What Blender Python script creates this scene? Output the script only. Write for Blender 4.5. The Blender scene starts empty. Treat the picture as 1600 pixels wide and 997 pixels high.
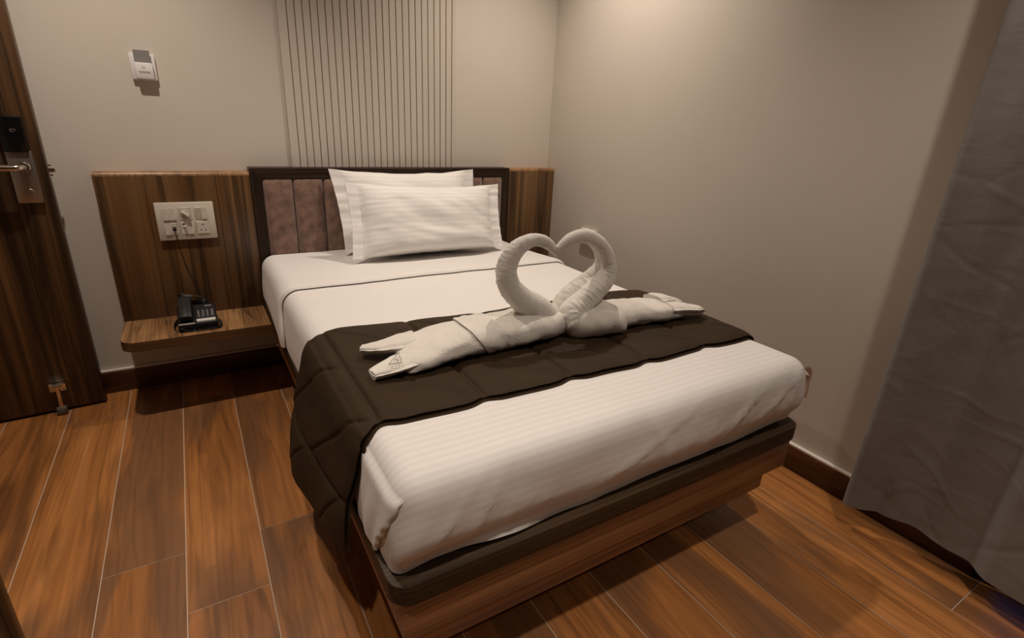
import bpy, bmesh, math, random
from mathutils import Vector, Matrix, noise
random.seed(7)
S = bpy.context.scene
COL = S.collection
# ------------------------------------------------------------------ camera
cam = bpy.data.cameras.new('camera')
cam.sensor_fit = 'HORIZONTAL'; cam.sensor_width = 36.0
cam.lens = 812.32 / 1600 * 36.0
cam.clip_start = 0.02
camo = bpy.data.objects.new('camera', cam); COL.objects.link(camo)
camo.matrix_world = Matrix(((0.857303, 0.142997, -0.494555, 0.0),
                            (-0.512723, 0.323640, -0.795219, 0.0),
                            (0.046344, 0.935312, 0.350775, 1.21),
                            (0, 0, 0, 1)))
S.camera = camo
# ------------------------------------------------------------------ world: dim blue evening outside the balcony door
W = bpy.data.worlds.new('world'); S.world = W; W.use_nodes = True
bg = W.node_tree.nodes['Background']
bg.inputs[0].default_value = (0.10, 0.17, 0.55, 1); bg.inputs[1].default_value = 0.45
# ------------------------------------------------------------------ exposure
S.view_settings.view_transform = 'Standard'
S.view_settings.look = 'None'
S.view_settings.exposure = 0.0
S.view_settings.gamma = 1.0
S.view_settings.use_curve_mapping = False
# ------------------------------------------------------------------ recessed ceiling downlights and one added fill lamp
CEIL = 2.62
def downlight_or_fill(x, y, power, size=86, blend=0.55, col=(1.0, 0.86, 0.74)):
    l = bpy.data.lights.new('downlight_or_fill', 'SPOT')
    l.energy = power; l.color = col; l.spot_size = math.radians(size); l.spot_blend = blend
    l.shadow_soft_size = 0.03
    o = bpy.data.objects.new('downlight_or_fill', l); COL.objects.link(o)
    o.location = (x, y, CEIL - 0.03)
downlight_or_fill(-0.22, 1.96, 86, 106, 0.85)
downlight_or_fill(1.42, 1.98, 92, 112, 1.0)
downlight_or_fill(1.27, 0.24, 54, 104, 1.0)
downlight_or_fill(-0.25, 0.20, 56, 84, 0.7)
downlight_or_fill(0.45, -0.85, 44, 104, 1.0)  # added fill behind the camera, brightens bed front, pillows and curtain

# ------------------------------------------------------------------ helpers
def thing(name, label, cat, loc=(0, 0, 0), group=None):
    o = bpy.data.objects.new(name, None); COL.objects.link(o)
    o.location = loc; o.empty_display_size = 0.05
    o['label'] = label; o['category'] = cat
    if group: o['group'] = group
    return o
def tag(o, label, cat, group=None):
    o['label'] = label; o['category'] = cat
    if group: o['group'] = group
    return o
def wloc(o):
    v = Vector((0, 0, 0))
    while o is not None:
        v += o.location; o = o.parent
    return v
def obj(name, bm, m, parent=None, smooth=35, kind=None, label=None, loc=None):
    """bm is in world coordinates; the object is put under its parent"""
    me = bpy.data.meshes.new(name)
    bmesh.ops.recalc_face_normals(bm, faces=bm.faces[:])
    off = wloc(parent) if parent else Vector((0, 0, 0))
    l = Vector(loc) - off if loc is not None else Vector((0, 0, 0))
    bmesh.ops.translate(bm, verts=bm.verts[:], vec=-(off + l))
    bm.to_mesh(me); bm.free()
    if smooth:
        for p in me.polygons: p.use_smooth = True
        me.set_sharp_from_angle(angle=math.radians(smooth))
    if m: me.materials.append(m)
    o = bpy.data.objects.new(name, me); COL.objects.link(o)
    o.location = l
    if parent: o.parent = parent
    if kind: o['kind'] = kind
    if label: o['label'] = label
    return o
def box(bm, lo, hi, bev=0.0, seg=2):
    r = bmesh.ops.create_cube(bm, size=1.0)
    vs = r['verts']
    c = [(a + b) / 2 for a, b in zip(lo, hi)]; d = [b - a for a, b in zip(lo, hi)]
    for v in vs: v.co = Vector((c[0] + v.co.x * d[0], c[1] + v.co.y * d[1], c[2] + v.co.z * d[2]))
    if bev:
        es = list({e for v in vs for e in v.link_edges})
        bmesh.ops.bevel(bm, geom=es, offset=bev, segments=seg, affect='EDGES', profile=0.5)
    return bm
def B(lo, hi, bev=0.0, seg=2):
    return box(bmesh.new(), lo, hi, bev, seg)
def prism(bm, pts, z0, z1, bev=0.0):
    """extrude an xy polygon from z0 to z1"""
    a = [bm.verts.new((x, y, z0)) for x, y in pts]; b = [bm.verts.new((x, y, z1)) for x, y in pts]
    n = len(pts); f0 = bm.faces.new(a[::-1]); f1 = bm.faces.new(b)
    for i in range(n): bm.faces.new((a[i], a[(i + 1) % n], b[(i + 1) % n], b[i]))
    if bev:
        es = list(f0.edges) + list(f1.edges)
        bmesh.ops.bevel(bm, geom=es, offset=bev, segments=2, affect='EDGES', profile=0.5)
    return bm
def rrect(x0, y0, x1, y1, r, n=6, corners=(1, 1, 1, 1)):
    """rounded rectangle, corners in order (x0y0, x1y0, x1y1, x0y1)"""
    out = []
    for (cx, cy, px, py, a0, on) in ((x0 + r, y0 + r, x0, y0, 180, corners[0]), (x1 - r, y0 + r, x1, y0, 270, corners[1]),
                                     (x1 - r, y1 - r, x1, y1, 0, corners[2]), (x0 + r, y1 - r, x0, y1, 90, corners[3])):
        if on:
            for i in range(n + 1):
                a = math.radians(a0 + 90 * i / n); out.append((cx + r * math.cos(a), cy + r * math.sin(a)))
        else: out.append((px, py))
    return out
def cr(pts, n):
    """Catmull-Rom resample of tuples of any length"""
    P = [list(pts[0])] + [list(p) for p in pts] + [list(pts[-1])]
    out = []
    for i in range(1, len(P) - 2):
        for k in range(n):
            t = k / n
            out.append([0.5 * (2 * b + (c - a) * t + (2 * a - 5 * b + 4 * c - d) * t * t + (3 * b - a - 3 * c + d) * t ** 3)
                        for a, b, c, d in zip(P[i - 1], P[i], P[i + 1], P[i + 2])])
    out.append(list(pts[-1])); return out
def tube(bm, path, rad, seg=8, flat=1.0, side=None, wr=0.0, wf=60.0, seed=0.0):
    """tube along path; rad a number or list; side = fixed sideways vector (else parallel transport); wr = ring wrinkles"""
    P = [Vector(p) for p in path]; n = len(P)
    R = rad if isinstance(rad, (list, tuple)) else [rad] * n
    rings = []; up = Vector(side) if side else None; dist = 0
    for i in range(n):
        t = (P[min(i + 1, n - 1)] - P[max(i - 1, 0)]).normalized()
        if i: dist += (P[i] - P[i - 1]).length
        if up is None: up = t.orthogonal().normalized()
        u = (up - t * up.dot(t)).normalized()
        if side is None: up = u
        w = t.cross(u); ring = []
        for k in range(seg):
            a = 2 * math.pi * k / seg
            rr = R[i]
            if wr:
                q = noise.noise(Vector((dist * wf, math.cos(a) * 0.9, math.sin(a) * 0.9 + seed)))
                q2 = noise.noise(Vector((dist * wf * 0.22, math.cos(a) * 1.2 + 7, math.sin(a) * 1.2 + seed)))
                inner = 0.45 + 0.75 * max(0.0, math.sin(a + 0.6 * math.sin(seed)))
                rr *= 1 - wr * (1 - abs(q) * 2.2) * inner * (1 - 0.55 * i / n) + wr * 0.5 * q2
            ring.append(bm.verts.new(P[i] + (u * math.cos(a) * flat + w * math.sin(a)) * rr))
        rings.append(ring)
    for i in range(n - 1):
        for k in range(seg):
            bm.faces.new((rings[i][k], rings[i][(k + 1) % seg], rings[i + 1][(k + 1) % seg], rings[i + 1][k]))
    for ring, tip in ((rings[0], P[0]), (rings[-1], P[-1])):
        if len(ring) > 3:
            c = bm.verts.new(sum((v.co for v in ring), Vector()) / seg)
            for k in range(seg): bm.faces.new((c, ring[k], ring[(k + 1) % seg]))
    return bm
def cyl(bm, a, b, r, seg=16, bev=0):
    a, b = Vector(a), Vector(b)
    if bev: return tube(bm, [a, a + (b - a).normalized() * 1e-4, a + (b - a).normalized() * bev, b - (b - a).normalized() * bev, b], [r - bev, r - bev, r, r, r - bev], seg)
    return tube(bm, [a, b], r, seg)
def grid(bm, nu, nv, f):
    V = [[bm.verts.new(f(i / nu, j / nv)) for j in range(nv + 1)] for i in range(nu + 1)]
    for i in range(nu):
        for j in range(nv): bm.faces.new((V[i][j], V[i + 1][j], V[i + 1][j + 1], V[i][j + 1]))
    return V
def solid(bm, t):
    bmesh.ops.recalc_face_normals(bm, faces=bm.faces[:])
    bmesh.ops.solidify(bm, geom=bm.faces[:], thickness=t)
    return bm
def sm(a, b, x):
    t = max(0.0, min(1.0, (x - a) / (b - a))); return t * t * (3 - 2 * t)
def nz(x, y, z): return noise.noise(Vector((x, y, z)))
def interp(tab, x):
    if x <= tab[0][0]: return tab[0][1]
    for (a, fa), (b, fb) in zip(tab, tab[1:]):
        if x <= b:
            t = (x - a) / (b - a); t = t * t * (3 - 2 * t); return fa + (fb - fa) * t
    return tab[-1][1]

# ------------------------------------------------------------------ materials
def mat(name):
    m = bpy.data.materials.new(name); m.use_nodes = True
    nt = m.node_tree; b = nt.nodes['Principled BSDF']
    return m, nt, b
def N(nt, t, **kw):
    n = nt.nodes.new(t)
    for k, v in kw.items():
        if k in n.inputs: n.inputs[k].default_value = v
        else: setattr(n, k, v)
    return n
def ramp(nt, stops):
    r = nt.nodes.new('ShaderNodeValToRGB'); e = r.color_ramp.elements
    while len(e) < len(stops): e.new(0.5)
    for q, (p, c) in zip(e, stops): q.position = p; q.color = (*c, 1)
    return r
def coords(nt, scale, rot=(0, 0, 0), rnd=True):
    tc = nt.nodes.new('ShaderNodeTexCoord'); mp = nt.nodes.new('ShaderNodeMapping')
    if rnd:
        oi = nt.nodes.new('ShaderNodeObjectInfo'); ml = N(nt, 'ShaderNodeVectorMath', operation='SCALE')
        ml.inputs[0].default_value = (37.1, 23.7, 17.3); nt.links.new(oi.outputs['Random'], ml.inputs['Scale'])
        ad = N(nt, 'ShaderNodeVectorMath', operation='ADD')
        nt.links.new(tc.outputs['Object'], ad.inputs[0]); nt.links.new(ml.outputs[0], ad.inputs[1])
        nt.links.new(ad.outputs[0], mp.inputs[0])
    else: nt.links.new(tc.outputs['Object'], mp.inputs[0])
    mp.inputs['Scale'].default_value = scale; mp.inputs['Rotation'].default_value = rot
    return mp.outputs[0]
def bump(nt, b, src, strength=0.3, dist=0.002):
    bp = N(nt, 'ShaderNodeBump'); bp.inputs['Strength'].default_value = strength; bp.inputs['Distance'].default_value = dist
    nt.links.new(src, bp.inputs['Height']); nt.links.new(bp.outputs[0], b.inputs['Normal']); return bp
def plain(name, c, rough=0.5, metal=0.0, var=0.04, vs=6.0, bs=0.0, bscale=200, spec=0.5):
    m, nt, b = mat(name)
    v = coords(nt, (1, 1, 1))
    n = N(nt, 'ShaderNodeTexNoise', Scale=vs, Detail=3.0); nt.links.new(v, n.inputs['Vector'])
    r = ramp(nt, [(0.3, tuple(x * (1 - var) for x in c)), (0.7, tuple(min(1, x * (1 + var)) for x in c))])
    nt.links.new(n.outputs['Fac'], r.inputs[0]); nt.links.new(r.outputs[0], b.inputs['Base Color'])
    b.inputs['Roughness'].default_value = rough; b.inputs['Metallic'].default_value = metal
    b.inputs['Specular IOR Level'].default_value = spec
    if bs:
        n2 = N(nt, 'ShaderNodeTexNoise', Scale=bscale, Detail=2.0); nt.links.new(v, n2.inputs['Vector'])
        bump(nt, b, n2.outputs['Fac'], bs, 0.002)
    return m
def wood(name, stops, axis, fig=(7.0, 0.55), rough=0.4, streak=0.55, dist=1.2, fine=0.25, rnd=True, spec=0.5, patch=0.0, patchc=(0.1, 0.05, 0.02), rings=0.0):
    """figured veneer with the grain along axis"""
    m, nt, b = mat(name)
    sc = [fig[0]] * 3; sc[axis] = fig[1]
    v = coords(nt, tuple(sc), rnd=rnd)
    n1 = N(nt, 'ShaderNodeTexNoise', Scale=1.0, Detail=4.0, Roughness=0.55, Distortion=dist); nt.links.new(v, n1.inputs['Vector'])
    r1 = ramp(nt, stops); nt.links.new(n1.outputs['Fac'], r1.inputs[0])
    sf = [90.0] * 3; sf[axis] = 1.6
    vf = coords(nt, tuple(sf), rnd=rnd)
    n2 = N(nt, 'ShaderNodeTexNoise', Scale=1.0, Detail=2.0, Distortion=0.4); nt.links.new(vf, n2.inputs['Vector'])
    rf = ramp(nt, [(0.35, (1 - fine,) * 3), (0.65, (1 + fine * 0.5,) * 3)]); nt.links.new(n2.outputs['Fac'], rf.inputs[0])
    mx = N(nt, 'ShaderNodeMix', data_type='RGBA', blend_type='MULTIPLY'); mx.inputs[0].default_value = 1.0
    nt.links.new(r1.outputs[0], mx.inputs[6]); nt.links.new(rf.outputs[0], mx.inputs[7])
    # narrow dark growth streaks
    ss = [fig[0] * 1.7] * 3; ss[axis] = fig[1] * 0.7
    vs = coords(nt, tuple(ss), rnd=rnd)
    n3 = N(nt, 'ShaderNodeTexNoise', Scale=1.0, Detail=3.0, Distortion=dist * 0.8); nt.links.new(vs, n3.inputs['Vector'])
    r3 = ramp(nt, [(0.455, (1, 1, 1)), (0.495, (1 - streak,) * 3), (0.505, (1 - streak,) * 3), (0.545, (1, 1, 1))])
    nt.links.new(n3.outputs['Fac'], r3.inputs[0])
    mx2 = N(nt, 'ShaderNodeMix', data_type='RGBA', blend_type='MULTIPLY'); mx2.inputs[0].default_value = 1.0
    nt.links.new(mx.outputs[2], mx2.inputs[6]); nt.links.new(r3.outputs[0], mx2.inputs[7])
    out = mx2.outputs[2]
    if patch:
        sp = [fig[0] * 0.55] * 3; sp[axis] = fig[1] * 1.1
        vp = coords(nt, tuple(sp), rnd=rnd)
        n4 = N(nt, 'ShaderNodeTexNoise', Scale=1.0, Detail=2.0, Distortion=1.5); nt.links.new(vp, n4.inputs['Vector'])
        r4 = ramp(nt, [(0.50, (0, 0, 0)), (0.60, (patch,) * 3)]); nt.links.new(n4.outputs['Fac'], r4.inputs[0])
        mx3 = N(nt, 'ShaderNodeMix', data_type='RGBA', blend_type='MIX')
        nt.links.new(r4.outputs[0], mx3.inputs[0]); nt.links.new(out, mx3.inputs[6]); mx3.inputs[7].default_value = (*patchc, 1)
        out = mx3.outputs[2]
    if rings:
        sr = [1.0] * 3; sr[axis] = 0.16
        vr = coords(nt, tuple(sr), rnd=rnd)
        wv = N(nt, 'ShaderNodeTexWave', wave_type='BANDS', bands_direction='X', Scale=5.0, Distortion=11.0, Detail=2.0)
        wv.inputs['Detail Scale'].default_value = 1.1; nt.links.new(vr, wv.inputs['Vector'])
        r5 = ramp(nt, [(0.0, (1 - rings,) * 3), (0.16, (1.0,) * 3), (0.7, (1.0,) * 3), (1.0, (1 - rings * 0.5,) * 3)]); nt.links.new(wv.outputs['Fac'], r5.inputs[0])
        mx4 = N(nt, 'ShaderNodeMix', data_type='RGBA', blend_type='MULTIPLY'); mx4.inputs[0].default_value = 1.0
        nt.links.new(out, mx4.inputs[6]); nt.links.new(r5.outputs[0], mx4.inputs[7]); out = mx4.outputs[2]
    nt.links.new(out, b.inputs['Base Color'])
    b.inputs['Roughness'].default_value = rough; b.inputs['Specular IOR Level'].default_value = spec
    bump(nt, b, n2.outputs['Fac'], 0.12, 0.0006)
    return m
def fabric(name, c, rough=0.9, weave=900, bs=0.25, var=0.05, vs=5.0, sheen=0.2, stripe=None, wrinkle=0.0, wscale=9.0, wst=(1, 1, 1)):
    m, nt, b = mat(name)
    v = coords(nt, (1, 1, 1), rnd=False)
    n = N(nt, 'ShaderNodeTexNoise', Scale=vs, Detail=4.0); nt.links.new(v, n.inputs['Vector'])
    r = ramp(nt, [(0.3, tuple(x * (1 - var) for x in c)), (0.7, tuple(min(1, x * (1 + var)) for x in c))])
    nt.links.new(n.outputs['Fac'], r.inputs[0])
    col = r.outputs[0]
    n2 = N(nt, 'ShaderNodeTexNoise', Scale=weave, Detail=1.0); nt.links.new(v, n2.inputs['Vector'])
    h = n2.outputs['Fac']
    if wrinkle:
        vw = coords(nt, wst, rnd=False)
        n3 = N(nt, 'ShaderNodeTexNoise', Scale=wscale, Detail=3.0, Roughness=0.6, Distortion=0.8); nt.links.new(vw, n3.inputs['Vector'])
        ma = N(nt, 'ShaderNodeMath', operation='MULTIPLY_ADD'); ma.inputs[1].default_value = wrinkle
        nt.links.new(n3.outputs['Fac'], ma.inputs[0]); nt.links.new(h, ma.inputs[2]); h = ma.outputs[0]
    if stripe:
        at = N(nt, 'ShaderNodeAttribute', attribute_name='stripe')
        mu = N(nt, 'ShaderNodeMath', operation='MULTIPLY'); mu.inputs[1].default_value = 2 * math.pi / stripe
        nt.links.new(at.outputs['Fac'], mu.inputs[0])
        si = N(nt, 'ShaderNodeMath', operation='SINE'); nt.links.new(mu.outputs[0], si.inputs[0])
        rs = ramp(nt, [(0.42, (0.945,) * 3), (0.58, (1.0,) * 3)])
        ad = N(nt, 'ShaderNodeMath', operation='MULTIPLY_ADD'); ad.inputs[1].default_value = 0.5; ad.inputs[2].default_value = 0.5
        nt.links.new(si.outputs[0], ad.inputs[0]); nt.links.new(ad.outputs[0], rs.inputs[0])
        mx = N(nt, 'ShaderNodeMix', data_type='RGBA', blend_type='MULTIPLY'); mx.inputs[0].default_value = 1.0
        nt.links.new(col, mx.inputs[6]); nt.links.new(rs.outputs[0], mx.inputs[7]); col = mx.outputs[2]
        rr = N(nt, 'ShaderNodeMapRange'); rr.inputs[3].default_value = 0.62; rr.inputs[4].default_value = 0.48
        nt.links.new(ad.outputs[0], rr.inputs[0]); nt.links.new(rr.outputs[0], b.inputs['Roughness'])
    else: b.inputs['Roughness'].default_value = rough
    nt.links.new(col, b.inputs['Base Color'])
    b.inputs['Sheen Weight'].default_value = sheen
    b.inputs['Specular IOR Level'].default_value = 0.25
    bump(nt, b, h, bs, 0.002)
    return m

M = {}
M['wall'] = plain('cream_paint', (0.64, 0.585, 0.515), 0.6, var=0.02, vs=2.0, bs=0.04, bscale=60, spec=0.3)
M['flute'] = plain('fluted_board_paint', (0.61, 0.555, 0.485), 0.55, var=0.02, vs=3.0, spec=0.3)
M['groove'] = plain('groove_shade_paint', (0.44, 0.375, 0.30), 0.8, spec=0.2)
M['ceil'] = plain('ceiling_white', (0.8, 0.77, 0.72), 0.8)
M['plank'] = wood('walnut_tile', [(0.27, (0.19, 0.074, 0.023)), (0.40, (0.34, 0.133, 0.037)), (0.56, (0.45, 0.182, 0.051)), (0.72, (0.54, 0.230, 0.070))],
                  1, fig=(5.0, 0.75), rough=0.36, streak=0.30, dist=1.7, fine=0.13, patch=0.78, patchc=(0.175, 0.084, 0.039), rings=0.15)
M['grout'] = plain('grout', (0.52, 0.40, 0.30), 0.8)
WAL = [(0.26, (0.065, 0.031, 0.012)), (0.42, (0.120, 0.060, 0.023)), (0.58, (0.165, 0.086, 0.034)), (0.76, (0.215, 0.118, 0.050))]
M['panel'] = wood('walnut_panel_veneer', WAL, 2, fig=(7.5, 0.45), rough=0.34, streak=0.62, dist=0.5, fine=0.16, rnd=True)
M['shelf'] = wood('walnut_shelf_veneer', [(0.3, (0.16, 0.075, 0.030)), (0.5, (0.31, 0.158, 0.066)), (0.7, (0.42, 0.23, 0.10))], 1, fig=(13.0, 1.4), rough=0.34, streak=0.5, dist=0.6)
M['lit_top'] = wood('walnut_lit_top', [(0.3, (0.20, 0.10, 0.042)), (0.5, (0.33, 0.18, 0.08)), (0.7, (0.42, 0.25, 0.12))], 2, fig=(14.0, 0.5), rough=0.34, streak=0.35, dist=0.4)  # panel walnut made lighter: overhead light painted into the top edge
M['edge'] = wood('walnut_shaded_edge', WAL, 0, fig=(30.0, 1.2), rough=0.4, streak=0.3, dist=0.4)  # shelf front in darker walnut: shade of the face turned from the lamps
M['apron'] = wood('walnut_apron_veneer', [(0.3, (0.22, 0.100, 0.040)), (0.5, (0.32, 0.155, 0.066)), (0.7, (0.40, 0.205, 0.092))], 0, fig=(16.0, 0.8), rough=0.4, streak=0.3, dist=0.5)
M['dark'] = wood('wenge_slab', [(0.3, (0.032, 0.018, 0.009)), (0.5, (0.054, 0.032, 0.016)), (0.7, (0.074, 0.046, 0.024))], 0, fig=(30.0, 0.8), rough=0.45, streak=0.35, dist=0.4)
M['darkv'] = wood('wenge_frame', [(0.3, (0.020, 0.012, 0.008)), (0.5, (0.035, 0.022, 0.014)), (0.7, (0.05, 0.032, 0.020))], 2, fig=(30.0, 0.8), rough=0.4, streak=0.3, dist=0.3)
M['darkh'] = wood('wenge_rail', [(0.3, (0.020, 0.012, 0.008)), (0.5, (0.035, 0.022, 0.014)), (0.7, (0.05, 0.032, 0.020))], 0, fig=(30.0, 0.8), rough=0.4, streak=0.3, dist=0.3)
M['door'] = wood('door_walnut', [(0.3, (0.030, 0.014, 0.006)), (0.45, (0.075, 0.036, 0.014)), (0.6, (0.125, 0.061, 0.022)), (0.75, (0.165, 0.085, 0.033))], 2, fig=(9.0, 0.45), rough=0.4, streak=0.65, dist=0.7)
for k in ('dark', 'darkv', 'darkh'): M[k].node_tree.nodes['Principled BSDF'].inputs['Specular IOR Level'].default_value = 0.16
M['skirt'] = wood('skirting_tile', [(0.3, (0.035, 0.012, 0.005)), (0.5, (0.09, 0.032, 0.011)), (0.7, (0.14, 0.052, 0.018))], 0, fig=(14.0, 1.2), rough=0.35, streak=0.4)
M['skirty'] = wood('skirting_tile_side', [(0.3, (0.035, 0.012, 0.005)), (0.5, (0.09, 0.032, 0.011)), (0.7, (0.14, 0.052, 0.018))], 1, fig=(14.0, 1.2), rough=0.35, streak=0.4)
M['cap'] = plain('white_cap', (0.78, 0.72, 0.64), 0.5)
M['sheet'] = fabric('white_satin_stripe_cotton', (0.80, 0.775, 0.745), weave=1500, bs=0.18, var=0.015, stripe=0.021, sheen=0.1, wrinkle=1.2, wscale=14.0, wst=(1.0, 0.7, 0.7))
M['pillow'] = fabric('white_pillow_cotton', (0.86, 0.84, 0.81), weave=1500, bs=0.3, var=0.015, stripe=0.024, sheen=0.1, wrinkle=2.0, wscale=6.0, wst=(0.7, 1, 1.6))
M['throw'] = fabric('brown_quilted_polyester', (0.034, 0.0195, 0.0085), weave=1200, bs=0.3, var=0.10, vs=12, sheen=0.0, wrinkle=2.0, wscale=16.0)
M['throw'].node_tree.nodes['Principled BSDF'].inputs['Roughness'].default_value = 0.66
M['throw'].node_tree.nodes['Principled BSDF'].inputs['Specular IOR Level'].default_value = 0.17
M['towel'] = fabric('white_terry_towel', (0.74, 0.70, 0.64), weave=330, bs=0.75, var=0.05, vs=30, sheen=0.3, wrinkle=1.0, wscale=48)
M['curtain'] = fabric('grey_curtain_cloth', (0.25, 0.236, 0.222), weave=900, bs=0.45, var=0.05, sheen=0.2, wrinkle=5.0, wscale=5.5, wst=(1, 1.0, 1.9))
M['curtain'].node_tree.nodes['Principled BSDF'].inputs['Roughness'].default_value = 0.55
M['suede'] = fabric('mauve_brown_suede', (0.205, 0.122, 0.090), weave=700, bs=0.3, var=0.38, vs=26, sheen=0.5)
M['matt'] = fabric('mattress_ticking', (0.5, 0.42, 0.34), weave=700)
M['strap'] = fabric('beige_strap', (0.72, 0.56, 0.48), weave=900)
M['ivory'] = plain('ivory_plastic', (0.66, 0.61, 0.53), 0.35, var=0.01)
M['ivory2'] = plain('ivory_key_plastic', (0.58, 0.53, 0.45), 0.4, var=0.01)
M['white'] = plain('white_plastic', (0.78, 0.76, 0.74), 0.3, var=0.01)
M['hole'] = plain('socket_hole', (0.012, 0.009, 0.007), 0.8)
M['print'] = plain('grey_print', (0.25, 0.22, 0.2), 0.7)
M['emblem'] = plain('faint_grey_weave', (0.42, 0.39, 0.35), 0.8)
M['card'] = plain('grey_card', (0.235, 0.225, 0.225), 0.5, var=0.01)
M['black'] = plain('black_plastic', (0.009, 0.009, 0.0095), 0.42, spec=0.3)
M['blackg'] = plain('black_gloss', (0.006, 0.006, 0.007), 0.12)
M['handset'] = plain('handset_plastic', (0.024, 0.023, 0.023), 0.36)
M['key'] = plain('grey_phone_key', (0.05, 0.05, 0.05), 0.4)
M['keyprint'] = plain('white_key_print', (0.66, 0.64, 0.6), 0.5)
M['steel'] = plain('satin_steel', (0.46, 0.42, 0.38), 0.38, metal=1.0, var=0.03)
M['chrome'] = plain('polished_steel', (0.72, 0.66, 0.58), 0.16, metal=1.0, var=0.01)
M['rubber'] = plain('grey_rubber', (0.10, 0.09, 0.075), 0.6)
M['alu'] = plain('window_frame_grey', (0.12, 0.12, 0.13), 0.4, metal=0.6)
m, nt, b = mat('window_glass')
nt.nodes.remove(b); tr = N(nt, 'ShaderNodeBsdfTransparent'); gl = N(nt, 'ShaderNodeBsdfGlossy', Roughness=0.02); fr = N(nt, 'ShaderNodeFresnel', IOR=1.45)
ms = N(nt, 'ShaderNodeMixShader'); nt.links.new(fr.outputs[0], ms.inputs[0]); nt.links.new(tr.outputs[0], ms.inputs[1]); nt.links.new(gl.outputs[0], ms.inputs[2])
nt.links.new(ms.outputs[0], nt.nodes['Material Output'].inputs[0]); M['glass'] = m

# ------------------------------------------------------------------ room shell
WY, WX, LX, FY = 2.68, 1.863, -1.45, -1.40      # back wall, right wall, left wall, wall behind the camera
WIN_Y0, WIN_Y1, WIN_Z = -1.15, 0.285, 2.15      # balcony door opening behind the curtain
obj('wall_back', B((LX, WY, 0), (WX + 0.12, WY + 0.12, CEIL)), M['wall'], kind='structure')
bm = bmesh.new()
box(bm, (WX, WIN_Y1, 0), (WX + 0.12, WY, CEIL)); box(bm, (WX, FY, 0), (WX + 0.12, WIN_Y0, CEIL)); box(bm, (WX, WIN_Y0, WIN_Z), (WX + 0.12, WIN_Y1, CEIL))
obj('wall_right', bm, M['wall'], kind='structure')
obj('wall_left', B((LX - 0.12, FY, 0), (LX, WY + 0.12, CEIL)), M['wall'], kind='structure')
obj('wall_front', B((LX - 0.12, FY - 0.12, 0), (WX + 0.12, FY, CEIL)), M['door'], kind='structure')
obj('ceiling', B((LX - 0.12, FY - 0.12, CEIL), (WX + 0.12, WY + 0.12, CEIL + 0.1)), M['ceil'], kind='structure')
floor = obj('floor', B((LX - 0.12, FY - 0.12, -0.08), (WX + 0.35, WY + 0.12, -0.0016)), M['grout'], kind='structure', smooth=0)
EDGES = [-1.46, -1.365, -1.165, -0.965, -0.764, -0.5625, -0.360, -0.162, 0.034, 0.229, 0.431, 0.633, 0.836, 1.038, 1.241, 1.446, 1.651, 1.875]
for c in range(len(EDGES) - 1):
    x0, x1 = EDGES[c] + 0.0015, EDGES[c + 1] - 0.0015
    # the joints alternate from column to column
    js = [-1.17, 0.04, 1.240, 2.440] if c % 2 == 1 else [-0.93, 0.262, 1.470, 2.672]
    if c in (11, 13): js = [j + 0.10 for j in js]
    ys = [FY - 0.02] + [j for j in js if j < 2.67] + [2.675]
    for a, bb in zip(ys, ys[1:]):
        if bb - a < 0.02: continue
        dz = random.uniform(-0.0003, 0.0003)
        obj('plank', B((x0, a + 0.0013, -0.0080), (x1, bb - 0.0013, dz), 0.0006, 1), M['plank'], floor, smooth=0, loc=((x0 + x1) / 2, (a + bb) / 2, 0))
# skirting tiles with a white cap
sk = obj('baseboard_back', B((LX, 2.662, 0), (WX, WY, 0.100), 0.0015), M['skirt'], kind='structure')
obj('cap_strip', B((LX, 2.664, 0.100), (WX, WY, 0.108), 0.0015), M['cap'], sk)
sk = obj('baseboard_right', B((1.843, WIN_Y1, 0), (WX, 2.66, 0.098), 0.0015), M['skirty'], kind='structure')
obj('cap_strip', B((1.845, WIN_Y1, 0.098), (WX, 2.66, 0.107), 0.0015), M['cap'], sk)
# balcony door behind the curtain
win = obj('window_1', B((WX + 0.03, WIN_Y0, 0.0), (WX + 0.09, WIN_Y1, 0.03)), M['alu'], kind='structure')
for lo, hi in (((WX + 0.03, WIN_Y0, 0.03), (WX + 0.09, WIN_Y0 + 0.05, WIN_Z)), ((WX + 0.03, WIN_Y1 - 0.05, 0.03), (WX + 0.09, WIN_Y1, WIN_Z)),
               ((WX + 0.03, WIN_Y0 + 0.05, WIN_Z - 0.05), (WX + 0.09, WIN_Y1 - 0.05, WIN_Z)), ((WX + 0.03, -0.46, 0.03), (WX + 0.09, -0.41, WIN_Z - 0.05))):
    obj('window_frame', B(lo, hi, 0.004), M['alu'], win)
obj('pane', B((WX + 0.055, WIN_Y0 + 0.05, 0.03), (WX + 0.061, -0.46, WIN_Z - 0.05)), M['glass'], win)
obj('pane', B((WX + 0.055, -0.41, 0.03), (WX + 0.061, WIN_Y1 - 0.05, WIN_Z - 0.05)), M['glass'], win)

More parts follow.
